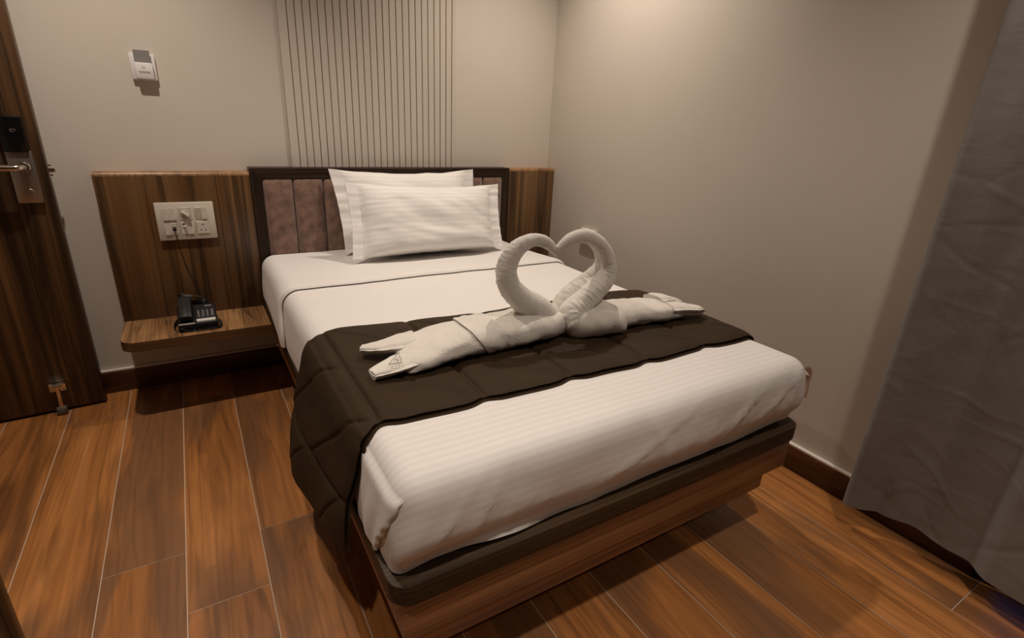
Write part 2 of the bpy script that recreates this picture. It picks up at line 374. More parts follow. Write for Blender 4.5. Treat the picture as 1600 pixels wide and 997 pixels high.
# ------------------------------------------------------------------ entrance door, opened against the back wall
YD = lambda x: 2.574 + 0.066 * (x + 0.445)       # front face of the leaf
def skew(bm):
    for v in bm.verts: v.co.y += 0.066 * (v.co.x + 0.445)
    return bm
door = obj('door_1', skew(B((-1.36, 2.574, 0.012), (-0.442, 2.614, 2.06), 0.002)), M['door'], kind='structure')
lp = obj('lock_plate', skew(B((-0.541, 2.556, 0.858), (-0.470, 2.575, 1.040), 0.003)), M['steel'], door, label='satin steel lock plate')
obj('card_reader', skew(B((-0.541, 2.546, 1.036), (-0.474, 2.575, 1.155), 0.004)), M['blackg'], door, label='glossy black card reader')
bm = bmesh.new()
for lo, hi in (((-0.509, 2.5455, 1.112), (-0.494, 2.5465, 1.1135)), ((-0.509, 2.5455, 1.105), (-0.499, 2.5465, 1.1065)), ((-0.509, 2.5455, 1.105), (-0.5075, 2.5465, 1.1135)), ((-0.4955, 2.5455, 1.108), (-0.494, 2.5465, 1.1135))):
    box(bm, lo, hi)
obj('card_mark', skew(bm), M['print'], door)
bm = bmesh.new(); cyl(bm, (-0.498, 2.556, 0.985), (-0.498, 2.548, 0.985), 0.017, 24, 0.002)
tube(bm, cr([(-0.498, 2.552, 0.985), (-0.498, 2.530, 0.985), (-0.500, 2.516, 0.985), (-0.508, 2.508, 0.985), (-0.525, 2.506, 0.985), (-0.60, 2.504, 0.985), (-0.622, 2.504, 0.985)], 5), 0.0115, 14)
obj('lever_handle', skew(bm), M['chrome'], door)
bm = bmesh.new(); cyl(bm, (-0.502, 2.5565, 0.897), (-0.502, 2.552, 0.897), 0.0125, 24, 0.001)
obj('thumb_turn', skew(bm), M['steel'], door)
bm = bmesh.new(); box(bm, (-0.443, 2.588, 0.945), (-0.4405, 2.606, 0.995), 0.001); box(bm, (-0.441, 2.590, 0.962), (-0.422, 2.604, 0.978), 0.003); box(bm, (-0.441, 2.594, 0.984), (-0.431, 2.602, 0.991), 0.002); box(bm, (-0.441, 2.594, 0.949), (-0.431, 2.602, 0.956), 0.002)
obj('latch_bolt', bm, M['chrome'], door)
st = obj('door_stop', skew(B((-0.608, 2.556, 0.100), (-0.554, 2.5745, 0.138), 0.004)), M['chrome'], door, label='steel kick-down door stop')
bm = bmesh.new(); tube(bm, [(-0.580, 2.549, 0.128), (-0.583, 2.549, 0.022)], 0.0075, 10); cyl(bm, (-0.596, 2.550, 0.126), (-0.566, 2.550, 0.126), 0.009, 12)
obj('stop_arm', skew(bm), M['chrome'], st)
obj('rubber_foot', skew(B((-0.600, 2.536, 0.0005), (-0.568, 2.562, 0.034), 0.005)), M['rubber'], st)

# ------------------------------------------------------------------ fluted wall board above the bed
fl = thing('fluted_wall_board', 'cream vertically fluted board on the wall above the headboard', 'wall panel', (0.84, WY, 0.96))
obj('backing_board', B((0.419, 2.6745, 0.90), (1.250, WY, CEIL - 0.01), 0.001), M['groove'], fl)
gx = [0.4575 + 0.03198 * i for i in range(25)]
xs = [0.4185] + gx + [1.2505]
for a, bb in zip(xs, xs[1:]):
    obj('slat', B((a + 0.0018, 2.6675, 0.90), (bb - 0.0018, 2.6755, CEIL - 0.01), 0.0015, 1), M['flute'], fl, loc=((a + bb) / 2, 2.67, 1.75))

# ------------------------------------------------------------------ wall card holder
ch = thing('card_holder', 'white key card switch mounted on the wall left of the fluted board', 'card switch', (-0.09, WY, 1.35))
obj('base_plate', B((-0.131, 2.664, 1.305), (-0.048, WY, 1.398), 0.004), M['white'], ch)
bm = bmesh.new(); box(bm, (-0.117, 2.646, 1.308), (-0.058, 2.665, 1.366), 0.004)
obj('pocket', bm, M['white'], ch)
bm = bmesh.new()
for z, w in ((1.3345, 0.034), (1.3305, 0.038)):
    x = -0.105
    while x < -0.105 + w:
        d = random.uniform(0.0016, 0.0034); box(bm, (x, 2.6454, z - 0.0011), (x + d, 2.6463, z + 0.0011)); x += d + 0.0008
obj('print_line', bm, M['print'], ch)
bm = bmesh.new()
tube(bm, [(-0.089 + 0.0055 * math.cos(a / 10 * 2 * math.pi), 2.6458, 1.3490 + 0.004 * math.sin(a / 10 * 2 * math.pi)) for a in range(11)], 0.0005, 5)
obj('card_icon', bm, M['print'], ch)
tag(obj('key_card', B((-0.1145, 2.652, 1.335), (-0.0615, 2.6535, 1.410), 0.0006, 1), M['card']), 'plain grey key card standing in the white wall card holder', 'card')

# ------------------------------------------------------------------ bedside wall panels and shelf
def wallpanel(name, label, x0, x1, z0, z1):
    t = thing(name, label, 'wall panel', ((x0 + x1) / 2, WY, z0))
    obj('veneer_board', B((x0, 2.603, z0), (x1, WY, z1 - 0.014), 0.001), M['panel'], t)
    bm = bmesh.new()
    pr = [(2.603, z1 - 0.014), (2.6035, z1 - 0.008), (2.606, z1 - 0.003), (2.611, z1), (WY, z1), (WY, z1 - 0.014)]
    a = [bm.verts.new((x0, y, z)) for y, z in pr]; b2 = [bm.verts.new((x1, y, z)) for y, z in pr]
    bm.faces.new(a); bm.faces.new(b2[::-1])
    for i in range(len(pr)): bm.faces.new((a[i], a[(i + 1) % 6], b2[(i + 1) % 6], b2[i]))
    obj('lit_top_edge', bm, M['lit_top'], t)
    return t
wallpanel('wood_wall_panel', 'walnut veneer wall panel behind the switch plate and telephone', -0.321, 0.2295, 0.345, 0.960)
wallpanel('wood_wall_panel', 'walnut veneer wall panel between the headboard and the right wall', 1.5515, 1.8620, 0.20, 0.975)
sh = thing('bedside_shelf', 'walnut floating bedside shelf with rounded corner carrying the telephone', 'shelf', (-0.05, 2.6, 0.305))
bm = prism(bmesh.new(), rrect(-0.321, 2.333, 0.219, WY, 0.055, 8, (1, 0, 0, 0)), 0.305, 0.345, 0.0012)
obj('shelf_board', bm, M['shelf'], sh)
pr = [p for p in rrect(-0.3215, 2.3325, 0.219, WY, 0.055, 8, (1, 0, 0, 0))]
pr = [(-0.3215, WY)] + pr[:9] + [(0.219, 2.3325)]
bm = bmesh.new(); lo = [bm.verts.new((x, y, 0.3065)) for x, y in pr]; hi = [bm.verts.new((x, y, 0.3435)) for x, y in pr]
for i in range(len(pr) - 1): bm.faces.new((lo[i], lo[i + 1], hi[i + 1], hi[i]))
obj('shaded_edge', bm, M['edge'], sh)

# ------------------------------------------------------------------ switch plate
sp = thing('switch_plate', 'ivory six-gang switch and socket plate on the walnut panel', 'switch', (-0.033, 2.603, 0.76))
obj('cover_plate', B((-0.139, 2.588, 0.684), (0.073, 2.6035, 0.840), 0.003), M['ivory'], sp)
def gang(x, z): return (x, z, x + 0.045, z + 0.050)
def rocker(x0, z0, x1, z1, tilt):
    bm = B((x0, 2.5845, z0), (x1, 2.5890, z1), 0.001, 1)
    for v in bm.verts:
        if v.co.y < 2.5870: v.co.y += tilt * (v.co.z - (z0 + z1) / 2) / (z1 - z0)
    obj('rocker_switch', bm, M['ivory2'], sp)
def seat(x, z): obj('module_frame', B((x - 0.0006, 2.5862, z - 0.0006), (x + 0.0456, 2.5885, z + 0.0506), 0.0008, 1), M['ivory2'], sp)
def holes(parent, l):
    bm = bmesh.new()
    for x, z, w, h, y in l: box(bm, (x - w / 2, y - 0.0006, z - h / 2), (x + w / 2, y + 0.0015, z + h / 2))
    obj('socket_hole', bm, M['hole'], parent)
for x, z in ((-0.1145, 0.7685), (0.0015, 0.7685)):
    rocker(x, z, x + 0.0222, z + 0.05, 0.004 if x < 0 else -0.004); rocker(x + 0.0228, z, x + 0.045, z + 0.05, 0.004)
seat(-0.0565, 0.7685)
bm = bmesh.new(); cyl(bm, (-0.034, 2.5865, 0.7935), (-0.034, 2.5820, 0.7935), 0.017, 24, 0.001)
obj('dimmer_dial', bm, M['ivory2'], sp)
bm = B((-0.0385, 2.5690, 0.777), (-0.0295, 2.5830, 0.810), 0.0025); 
bmesh.ops.rotate(bm, cent=(-0.034, 2.58, 0.7935), matrix=Matrix.Rotation(math.radians(-48), 3, 'Y'), verts=bm.verts[:])
obj('dimmer_knob', bm, M['ivory'], sp)
rocker(-0.1145, 0.7075, -0.0923, 0.7575, 0.004)
obj('phone_jack', B((-0.0917, 2.5855, 0.7075), (-0.0695, 2.5885, 0.7575), 0.0008, 1), M['ivory'], sp)
holes(sp, [(-0.0806, 0.7325, 0.013, 0.015, 2.5855)])
obj('usb_outlet', B((-0.0565, 2.5855, 0.7075), (-0.0343, 2.5885, 0.7575), 0.0008, 1), M['ivory'], sp)
holes(sp, [(-0.045, 0.750, 0.008, 0.006, 2.5855), (-0.045, 0.736, 0.007, 0.003, 2.5855)])
obj('key_knob', B((-0.0485, 2.5730, 0.7385), (-0.0405, 2.5860, 0.7445), 0.0015), M['ivory'], sp)
rocker(-0.0337, 0.7075, -0.0115, 0.7575, 0.004)
obj('power_socket', B((0.0015, 2.5845, 0.7075), (0.0465, 2.5885, 0.7575), 0.0008, 1), M['ivory'], sp)
holes(sp, [(0.024, 0.746, 0.005, 0.0045, 2.5845), (0.0155, 0.7235, 0.005, 0.0035, 2.5845), (0.0325, 0.7235, 0.005, 0.0035, 2.5845)])

# ------------------------------------------------------------------ switch plate on the right wall, half hidden by the swan
rs = thing('wall_socket', 'cream switch plate on the right wall behind the right swan neck', 'socket', (WX, 2.22, 0.60))
obj('cover_plate', B((1.846, 2.158, 0.604), (WX, 2.290, 0.688), 0.003), M['ivory'], rs)
for y in (2.178, 2.226): obj('rocker_switch', B((1.842, y, 0.622), (1.847, y + 0.044, 0.671), 0.001, 1), M['ivory2'], rs)

# ------------------------------------------------------------------ telephone
ph = thing('telephone', 'black corded desk telephone on the bedside shelf', 'telephone', (-0.05, 2.44, 0.345))
def wedge(x0, x1, y0, y1, z0, za, zb, bev=0.003):
    bm = B((x0, y0, z0), (x1, y1, 1.0), 0)
    for v in bm.verts:
        if v.co.z > 0.9: v.co.z = za if v.co.y < (y0 + y1) / 2 else zb
    bmesh.ops.bevel(bm, geom=bm.edges[:], offset=bev, segments=2, affect='EDGES', profile=0.5); return bm
obj('phone_base', wedge(-0.124, 0.020, 2.378, 2.535, 0.345, 0.375, 0.408), M['black'], ph)
ps = lambda y: 0.375 + (y - 2.378) * 0.21
bm = bmesh.new(); x0, x1 = -0.056, 0.014
for i in range(2): pass
bm = wedge(-0.058, 0.015, 2.400, 2.525, 0.372, ps(2.400) + 0.004, ps(2.525) + 0.004, 0.0015); obj('keypad_panel', bm, M['handset'], ph)
obj('number_label', wedge(-0.056, 0.013, 2.388, 2.404, 0.372, ps(2.388) + 0.006, ps(2.404) + 0.006, 0.0008), M['keyprint'], ph, label='pale paper number strip')
for r in range(4):
    for c in range(4):
        x = -0.052 + c * 0.0165; y = 2.420 + r * 0.0135
        obj('key', wedge(x, x + 0.012, y, y + 0.0095, 0.378, ps(y) + 0.0065, ps(y + 0.0095) + 0.0065, 0.001), M['key'], ph)
bm = bmesh.new()
for r in range(4):
    for c in range(4):
        x = -0.052 + c * 0.0165; y = 2.420 + r * 0.0135; w = 0.0045 if c < 3 else 0.007
        box(bm, (x + 0.0035, y + 0.003, ps(y + 0.006) + 0.0055), (x + 0.0035 + w, y + 0.0068, ps(y + 0.006) + 0.0076))
obj('key_print', bm, M['keyprint'], ph)
bm = bmesh.new(); x = -0.020
for w in (0.004, 0.003, 0.003, 0.004, 0.003, 0.003): box(bm, (x, 2.507, ps(2.51) + 0.003), (x + w, 2.511, ps(2.51) + 0.0052)); x += w + 0.0008
obj('maker_print', bm, M['keyprint'], ph)
# cradle lips and handset
bm = bmesh.new(); box(bm, (-0.121, 2.3795, 0.372), (-0.063, 2.3845, 0.3795), 0.001); obj('cradle_lip', bm, M['ivory2'], ph, label='pale lip under the handset')
bm = bmesh.new()
tube(bm, cr([(-0.092, 2.390, 0.400), (-0.092, 2.408, 0.413), (-0.092, 2.435, 0.424), (-0.092, 2.475, 0.433), (-0.092, 2.510, 0.438), (-0.092, 2.532, 0.438)], 4), 0.0225, 12, flat=1.15, side=(1, 0, 0))
for v in bm.verts:
    c = 0.405 + (v.co.y - 2.39) * 0.25
    v.co.z = c + (v.co.z - c) * 0.62
    v.co.x = -0.092 + max(-0.0235, min(0.0235, v.co.x + 0.092))
hs = obj('handset', bm, M['handset'], ph)
for y in (2.405, 2.515):
    bm = bmesh.new(); z = 0.385 + (y - 2.39) * 0.23; cyl(bm, (-0.092, y, z), (-0.092, y + 0.004, z + 0.024), 0.023, 20, 0.003)
    obj('ear_cup', bm, M['black'], hs)
def coil(path, r, turns):
    P = [Vector(p) for p in cr(path, 12)]; out = []; n = len(P)
    for i in range(n * 6):
        t = i / (n * 6 - 1) * (n - 1); k = min(int(t), n - 2); p = P[k].lerp(P[k + 1], t - k); d = (P[k + 1] - P[k]).normalized()
        u = d.cross(Vector((0, 0, 1))).normalized(); w = d.cross(u); a = i / (n * 6) * turns * 2 * math.pi
        out.append(p + u * math.cos(a) * r + w * math.sin(a) * r)
    return out
bm = bmesh.new(); tube(bm, coil([(-0.116, 2.376, 0.362), (-0.09, 2.368, 0.3515), (-0.03, 2.366, 0.3515), (0.015, 2.368, 0.3515), (0.029, 2.385, 0.3515), (0.031, 2.42, 0.3515), (0.027, 2.46, 0.352)], 0.0042, 46), 0.0016, 5)
obj('coiled_cord', bm, M['black'], ph)
bm = bmesh.new(); tube(bm, cr([(-0.112, 2.405, 0.40), (-0.130, 2.400, 0.385), (-0.138, 2.415, 0.360), (-0.137, 2.45, 0.352), (-0.128, 2.49, 0.353), (-0.118, 2.53, 0.372), (-0.112, 2.545, 0.40)], 6), 0.0032, 8)
obj('side_cord', bm, M['black'], ph)
pc = thing('phone_cable', 'thin black phone cable hanging from the switch plate to a loose bundle', 'cable', (-0.08, 2.59, 0.40))
bm = bmesh.new()
tube(bm, cr([(-0.0806, 2.584, 0.730), (-0.0805, 2.572, 0.722), (-0.079, 2.570, 0.70), (-0.073, 2.584, 0.64), (-0.064, 2.590, 0.58), (-0.051, 2.592, 0.525), (-0.038, 2.590, 0.485), (-0.030, 2.582, 0.455), (-0.030, 2.574, 0.432)], 8), 0.0016, 6)
obj('cord', bm, M['black'], pc)
obj('plug', B((-0.0855, 2.575, 0.7255), (-0.0757, 2.5852, 0.7375), 0.001, 1), M['black'], pc)
bm = bmesh.new()
for k in range(5):
    o = k * 0.0045
    tube(bm, cr([(-0.030 + o, 2.574 - o, 0.432 - o * 0.5), (-0.055, 2.566 - o, 0.440 + o * 0.3), (-0.098, 2.568 - o, 0.452 - o), (-0.112, 2.572, 0.442 - o), (-0.100, 2.572 - o, 0.428 - o), (-0.06, 2.568, 0.418 - o), (-0.022, 2.572 - o * 0.5, 0.416 - o * 0.8), (-0.004, 2.576, 0.404 - o), (-0.020, 2.570, 0.392 - o * 0.6), (-0.045, 2.56, 0.385)], 6), 0.0022, 6)
tube(bm, cr([(-0.045, 2.56, 0.385), (-0.04, 2.552, 0.370), (-0.03, 2.545, 0.360), (-0.02, 2.536, 0.362)], 6), 0.0022, 6)
tube(bm, cr([(-0.100, 2.572, 0.415), (-0.09, 2.570, 0.385), (-0.07, 2.562, 0.352), (-0.05, 2.556, 0.349)], 6), 0.0022, 6)
obj('cable_bundle', bm, M['black'], pc)

# ------------------------------------------------------------------ headboard
hb = thing('headboard', 'upholstered headboard with suede channels in a dark wood frame', 'headboard', (0.89, WY, 0.385))
X0, X1, ZT, ZB, FW = 0.231, 1.551, 0.978, 0.386, 0.044
def framepiece(pts, m):
    bm = bmesh.new(); a = [bm.verts.new((x, 2.596, z)) for x, z in pts]; b2 = [bm.verts.new((x, WY, z)) for x, z in pts]
    bm.faces.new(a); bm.faces.new(b2[::-1])
    for i in range(len(pts)): bm.faces.new((a[i], a[(i + 1) % len(pts)], b2[(i + 1) % len(pts)], b2[i]))
    bmesh.ops.bevel(bm, geom=bm.edges[:], offset=0.0012, segments=1, affect='EDGES')
    obj('frame_rail', bm, m, hb)
framepiece([(X0, ZB), (X0 + FW, ZB), (X0 + FW, ZT - FW), (X0, ZT)], M['darkv'])
framepiece([(X1, ZB), (X1, ZT), (X1 - FW, ZT - FW), (X1 - FW, ZB)], M['darkv'])
framepiece([(X0, ZT), (X0 + FW, ZT - FW), (X1 - FW, ZT - FW), (X1, ZT)], M['darkh'])
chx = [X0 + FW, 0.405, 0.538, 0.678, 0.819, 0.960, 1.100, 1.241, 1.382, X1 - FW]
for a, bb in zip(chx, chx[1:]):
    def cush(lo, hi):
        bm = bmesh.new()
        def f(u, v):
            x = lo + (hi - lo) * u; z = ZB + (ZT - FW - ZB) * v
            e = min(min(u, 1 - u) * (hi - lo), (1 - v) * (ZT - FW - ZB))
            return Vector((x, 2.607 - 0.022 * (1 - math.exp(-e / 0.011)), z))
        us = 18; vs = 40
        grid(bm, us, vs, f); return bm
    obj('channel_cushion', cush(a + 0.0008, bb - 0.0008), M['suede'], hb, smooth=60, loc=((a + bb) / 2, 2.60, 0.66))

# ------------------------------------------------------------------ bed base
bb_ = thing('platform_bed', 'dark slab platform bed base with two walnut apron tiers', 'bed', (0.87, 1.65, 0))
bm = prism(bmesh.new(), rrect(0.214, 0.712, 1.516, 2.594, 0.042, 8, (1, 1, 0, 0)), 0.338, 0.385, 0.002)
for v in bm.verts: v.co.x += 0.010 * (v.co.y - 0.712) / 1.9 * (1 if v.co.x < 0.8 else 0)
obj('platform_slab', bm, M['dark'], bb_)
obj('apron', B((0.237, 0.7245, 0.231), (1.497, 2.59, 0.338), 0.0015), M['apron'], bb_)
obj('lower_apron', B((0.262, 0.764, 0.132), (1.466, 2.59, 0.231), 0.0015), M['apron'], bb_)
obj('plinth', B((0.42, 1.05, 0.0003), (1.32, 2.59, 0.132), 0.002), M['dark'], bb_)

# ------------------------------------------------------------------ mattress and bed linen
LO, HI, RR = Vector((0.234, 0.724, 0.340)), Vector((1.522, 2.583, 0.597)), 0.058
def rb(p, off=0.0, r=RR):
    """push a point of the box shell onto the rounded, slightly slumped mattress surface"""
    if p.z < HI.z - r and p.y > LO.y - 1e-4: r = min(r, 0.026 + (RR - 0.026) * sm(0.42, HI.z - RR, p.z))
    lo = LO + Vector((r, r, RR)); hi = HI - Vector((r, r, RR))
    q = Vector((min(max(p.x, lo.x), hi.x), min(max(p.y, lo.y), 99.0 if p.y > hi.y else hi.y), min(max(p.z, lo.z), hi.z)))
    d = p - q
    n = d.normalized() if d.length > 1e-6 else Vector((0, 0, 1))
    w = q + n * (r + off)
    z = w.z
    # sides lean out towards the bottom, the front bulges and tucks in below
    side = sm(0.80, 0.50, w.x) if w.x < 0.8 else 0
    w.x -= 0.0 + (0.012 * sm(0.58, 0.42, z)) * (1 if w.x < 0.3 else 0)
    if w.x > 1.46: w.x -= 0.030 * sm(0.50, 0.39, z)
    if w.y < 0.80:
        w.y += 0.016 * sm(0.47, 0.385, z) - 0.006 * sm(0.56, 0.48, z) * sm(0.40, 0.47, z)
    head = sm(1.4, 2.6, w.y)
    w.z -= 0.008 * head * sm(0.45, 0.6, z)
    # soft undulation
    fr = sm(0.82, 0.74, w.y)
    a = 0.0022 + 0.0035 * fr
    k = nz(w.x * 5, w.y * 4, w.z * 6) * a + nz(w.x * 13, w.y * 9, w.z * 11 + 5) * a * 0.45
    w += n * k
    return w, n
def stripes(bm, zt=0.597):
    L = bm.verts.layers.float.new('stripe')
    for v in bm.verts:
        f = sm(0.80, 0.735, v.co.y)
        v[L] = v.co.y - f * max(0, zt - v.co.z)
def path_xz(n1, n2, zb=0.392):
    return [(LO.x, zb + (HI.z - zb) * i / n1) for i in range(n1)] + [(LO.x + (HI.x - LO.x) * i / n2, HI.z) for i in range(n2)] + [(HI.x, HI.z + (zb - HI.z) * i / n1) for i in range(n1 + 1)]
def path_yz(n1, n2, zb=0.392):
    return [(LO.y, zb + (HI.z - zb) * i / n1) for i in range(n1)] + [(LO.y + (HI.y - LO.y) * i / n2, HI.z) for i in range(n2 + 1)]

mt = thing('mattress', 'single mattress on the platform almost wholly covered by the white sheet', 'mattress', (0.87, 1.65, 0.385))
obj('mattress_body', B((0.262, 0.765, 0.3855), (1.478, 2.585, 0.575), 0.03, 3), M['matt'], mt)
bm = bmesh.new()
tube(bm, cr([(1.505, 0.752, 0.556), (1.534, 0.750, 0.553), (1.545, 0.750, 0.530), (1.547, 0.750, 0.495), (1.551, 0.751, 0.452)], 5), 0.012, 8, flat=0.16, side=(1, 0.3, 0))
tube(bm, cr([(1.505, 0.746, 0.552), (1.532, 0.744, 0.540), (1.536, 0.744, 0.500), (1.533, 0.745, 0.456)], 5), 0.010, 8, flat=0.16, side=(1, -0.4, 0))
obj('strap', bm, M['strap'], mt, label='beige fabric strap hanging at the foot corner')

sheet = thing('bed_sheet', 'white satin-striped sheet tucked tight over the mattress', 'bed sheet', (0.87, 1.65, 0.385))
# one shell: all faces of the box except the bottom
bm = bmesh.new()
nx, ny, nzv = 92, 130, 16
zb = 0.392
def face(nu, nv, f):
    grid(bm, nu, nv, f)
face(nx, ny, lambda u, v: Vector((LO.x + (HI.x - LO.x) * u, LO.y + (HI.y - LO.y) * v, HI.z)))
face(nx, nzv, lambda u, v: Vector((LO.x + (HI.x - LO.x) * u, LO.y, zb + (HI.z - zb) * v)))
face(ny, nzv, lambda u, v: Vector((LO.x, LO.y + (HI.y - LO.y) * u, zb + (HI.z - zb) * v)))
face(ny, nzv, lambda u, v: Vector((HI.x, LO.y + (HI.y - LO.y) * u, zb + (HI.z - zb) * v)))
bmesh.ops.remove_doubles(bm, verts=bm.verts[:], dist=0.0005)
for v in bm.verts:
    bottom = v.co.z < zb + 1e-4; p = v.co.copy()
    w, n = rb(v.co)
    # pulled creases on the front and hem that lifts off the slab
    f = sm(0.80, 0.735, w.y)
    if f:
        for (x0, z0, dx, wd, am) in ((0.41, 0.50, 0.06, 0.006, 0.0035), (0.90, 0.50, -0.05, 0.010, 0.003), (1.16, 0.47, 0.10, 0.008, 0.004), (1.27, 0.45, 0.16, 0.008, 0.004), (1.05, 0.44, 0.22, 0.007, 0.003), (0.55, 0.47, -0.3, 0.006, 0.002), (0.70, 0.44, 0.25, 0.012, 0.003), (0.355, 0.52, 0.10, 0.005, 0.003), (0.44, 0.54, -0.02, 0.004, 0.0018), (1.02, 0.53, 0.03, 0.004, 0.002), (1.10, 0.52, 0.06, 0.004, 0.002), (1.36, 0.50, 0.05, 0.006, 0.003), (1.42, 0.48, 0.04, 0.006, 0.003), (1.21, 0.50, 0.13, 0.005, 0.002)):
            c = x0 + dx * (w.z - z0) / 0.1
            w.y -= f * 1.6 * am * math.exp(-((w.x - c) / wd) ** 2) * sm(0.40, 0.46, w.z) * sm(0.595, 0.53, w.z)
        lift = 0.009 * sm(0.62, 0.40, w.x) * sm(0.235, 0.32, w.x) + 0.010 * sm(0.8, 1.0, w.x) * sm(1.25, 1.05, w.x) * 0.6 + 0.012 * sm(1.30, 1.45, w.x)
        w.z += f * lift * sm(0.45, 0.392, w.z)
        w.y -= 0.012 * f * sm(0.36, 0.44, w.x) * sm(0.60, 0.48, w.x) * sm(0.42, 0.395, w.z)
    v.co = w
for e in bm.edges:
    pass
stripes(bm); 
obj('sheet_cover', bm, M['sheet'], sheet, smooth=70)
# mitred corner: the side drape folded over the foot corner
bm = bmesh.new()
FE = [(0.394, 0.828), (0.43, 0.812), (0.47, 0.789), (0.51, 0.766), (0.545, 0.746), (0.572, 0.732)]
def corner(u, v, dy=0.0, off=None):
    z = 0.394 + v * 0.178
    y = 1.0 - (1.0 - interp(FE, z)) * u - dy
    w, n = rb(Vector((LO.x, y, z)), 0.001 + 0.009 * sm(0.0, 0.45, u) * sm(1.0, 0.86, v) if off is None else off * sm(1.0, 0.86, v))
    if off is None: w += n * 0.0025 * math.sin(y * 60 + z * 14) * sm(0.3, 0.7, u) * sm(1.0, 0.85, u) * sm(0.57, 0.46, z)
    return w
V = grid(bm, 40, 40, corner)
last = V[-1]
rings = [last] + [[bm.verts.new(corner(1.0, j / 40, dy, off)) for j in range(41)] for dy, off in ((0.0045, 0.0085), (0.0070, 0.0050), (0.0055, 0.0010), (0.0015, -0.002))]
for r0, r1 in zip(rings, rings[1:]):
    for j in range(40): bm.faces.new((r0[j], r0[j + 1], r1[j + 1], r1[j]))
stripes(bm); obj('corner_fold', bm, M['sheet'], sheet, smooth=70)
# turned-down band across the bed below the pillows
bm = bmesh.new()
PX = path_xz(14, 84, 0.398); NB = 20
def band(i, j):
    x, z = PX[i]; t = j / NB
    y0 = 1.982 + 0.004 * math.sin(x * 9) + 0.006 * nz(x * 4, 3, z * 4) - 0.06 * sm(0.56, 0.42, z) * (1 if x < 0.3 else 0)
    y1 = 2.285 + 0.012 * nz(x * 3, 8, 1) + 0.02 * sm(0.56, 0.40, z)
    y = y0 + (y1 - y0) * t
    off = 0.0165 * (1 - t) ** 1.1 + 0.0015
    if j == 0: off = 0.0125
    w, n = rb(Vector((x, y, z)), off)
    return w
V = [[bm.verts.new(band(i, j)) for j in range(NB + 1)] for i in range(len(PX))]
low = []
for i in range(len(PX)):
    x, z = PX[i]; c = V[i][0].co
    w, n = rb(Vector((x, c.y - 0.0045, z)), 0.006); w2, n = rb(Vector((x, c.y + 0.006, z)), 0.0005)
    low.append((bm.verts.new(w), bm.verts.new(w2)))
for i in range(len(PX) - 1):
    for j in range(NB): bm.faces.new((V[i][j], V[i + 1][j], V[i + 1][j + 1], V[i][j + 1]))
    bm.faces.new((V[i][0], V[i + 1][0], low[i + 1][0], low[i][0])); bm.faces.new((low[i][0], low[i + 1][0], low[i + 1][1], low[i][1]))
stripes(bm); obj('turned_down_band', bm, M['sheet'], sheet, smooth=75)

# ------------------------------------------------------------------ brown quilted bed runner
run = thing('bed_runner', 'dark brown quilted runner laid across the foot of the bed', 'bed runner', (0.87, 1.2, 0.6))
hang = 0.345
PXR = []
nH, nT, nR = 60, 330, 8
for i in range(nH): PXR.append((LO.x, 0.252 + (HI.z - 0.252) * i / nH))
for i in range(nT): PXR.append((LO.x + (HI.x - LO.x) * i / nT, HI.z))
for i in range(nR + 1): PXR.append((HI.x, HI.z - 0.055 * i / nR))
S0 = HI.z - LO.x               # arc so that on top s = x
def sarc(x, z): return x if (z >= HI.z - 1e-6) else (LO.x - (HI.z - z) if x < 0.8 else HI.x + (HI.z - z))
SEAMS = [0.030, 0.275, 0.524, 0.775, 1.034, 1.279]
YN, YF = 0.934, 1.470
def runner_pt(x, z, t, lift=0.0, ext=0.0, quilt=True):
    s = sarc(x, z)
    pin = sum(math.exp(-((s - k) / 0.030) ** 2) for k in SEAMS)
    y0 = YN - ext + 0.013 * pin + 0.012 * nz(s * 5, 1.7, 0) + 0.014 * (0.9 - s) * (1 if s > 0.2 else 0)
    y1 = YF - 0.006 * pin + 0.010 * nz(s * 4, 9.1, 0) + 0.035 * sm(0.7, 0.3, s) - 0.03 * sm(1.3, 1.52, s)
    hangf = sm(0.54, 0.26, z) if x < 0.8 else 0
    y0 -= 0.006 * hangf; y1 += 0.02 * hangf
    y = y0 + (y1 - y0) * t
    q = 0.0
    if quilt:
        d = min(abs(s - k) for k in SEAMS)
        q = 0.005 * (1 - math.exp(-d / 0.03)) + 0.008 * (1 - math.exp(-(d / 0.007) ** 2))
        # diagonal stitching, two runs per column
        k0 = max([k for k in [-0.2] + SEAMS if k <= s]); f = (s - k0) / 0.25
        dd = min(abs((1 - f) * 0.5 + h - t) for h in (0.0, 0.5)) * (y1 - y0) * 0.75
        q *= 1 - 0.55 * math.exp(-(dd / 0.005) ** 2)
        e = min(t, 1 - t) * (y1 - y0); q *= 0.35 + 0.65 * (1 - math.exp(-e / 0.018))
        q += 0.0022 * nz(s * 9, y * 9, 4) + 0.0012 * nz(s * 26, y * 26, 2)
    w, n = rb(Vector((x, max(y, 0.9), max(z, 0.40))), 0.004 + lift + q)
    if z < 0.40: w.z = z + (w.z - max(z, 0.40))
    if x < 0.8 and z < HI.z:
        fl = 0.055 * sm(0.57, 0.27, z) + 0.006
        wave = 0.010 * math.sin(t * 10.5 + 0.6) * sm(0.50, 0.28, z)
        w.x -= (fl + wave) * (0.50 + 0.50 * sm(0.0, 0.55, t))
        w.z += hangf * (0.052 * sm(0.55, 0.0, t) - 0.02 * (t > 0.9) * (t - 0.9) * 10 + 0.008 * math.sin(t * 10.5 + 1.5))
    return w
def runner(lift, ext, t0, t1, nv, quilt, th):
    bm = bmesh.new()
    V = [[bm.verts.new(runner_pt(x, z, t0 + (t1 - t0) * j / nv, lift, ext, quilt)) for j in range(nv + 1)] for x, z in PXR]
    for i in range(len(PXR) - 1):
        for j in range(nv): bm.faces.new((V[i][j], V[i + 1][j], V[i + 1][j + 1], V[i][j + 1]))
    return solid(bm, th)
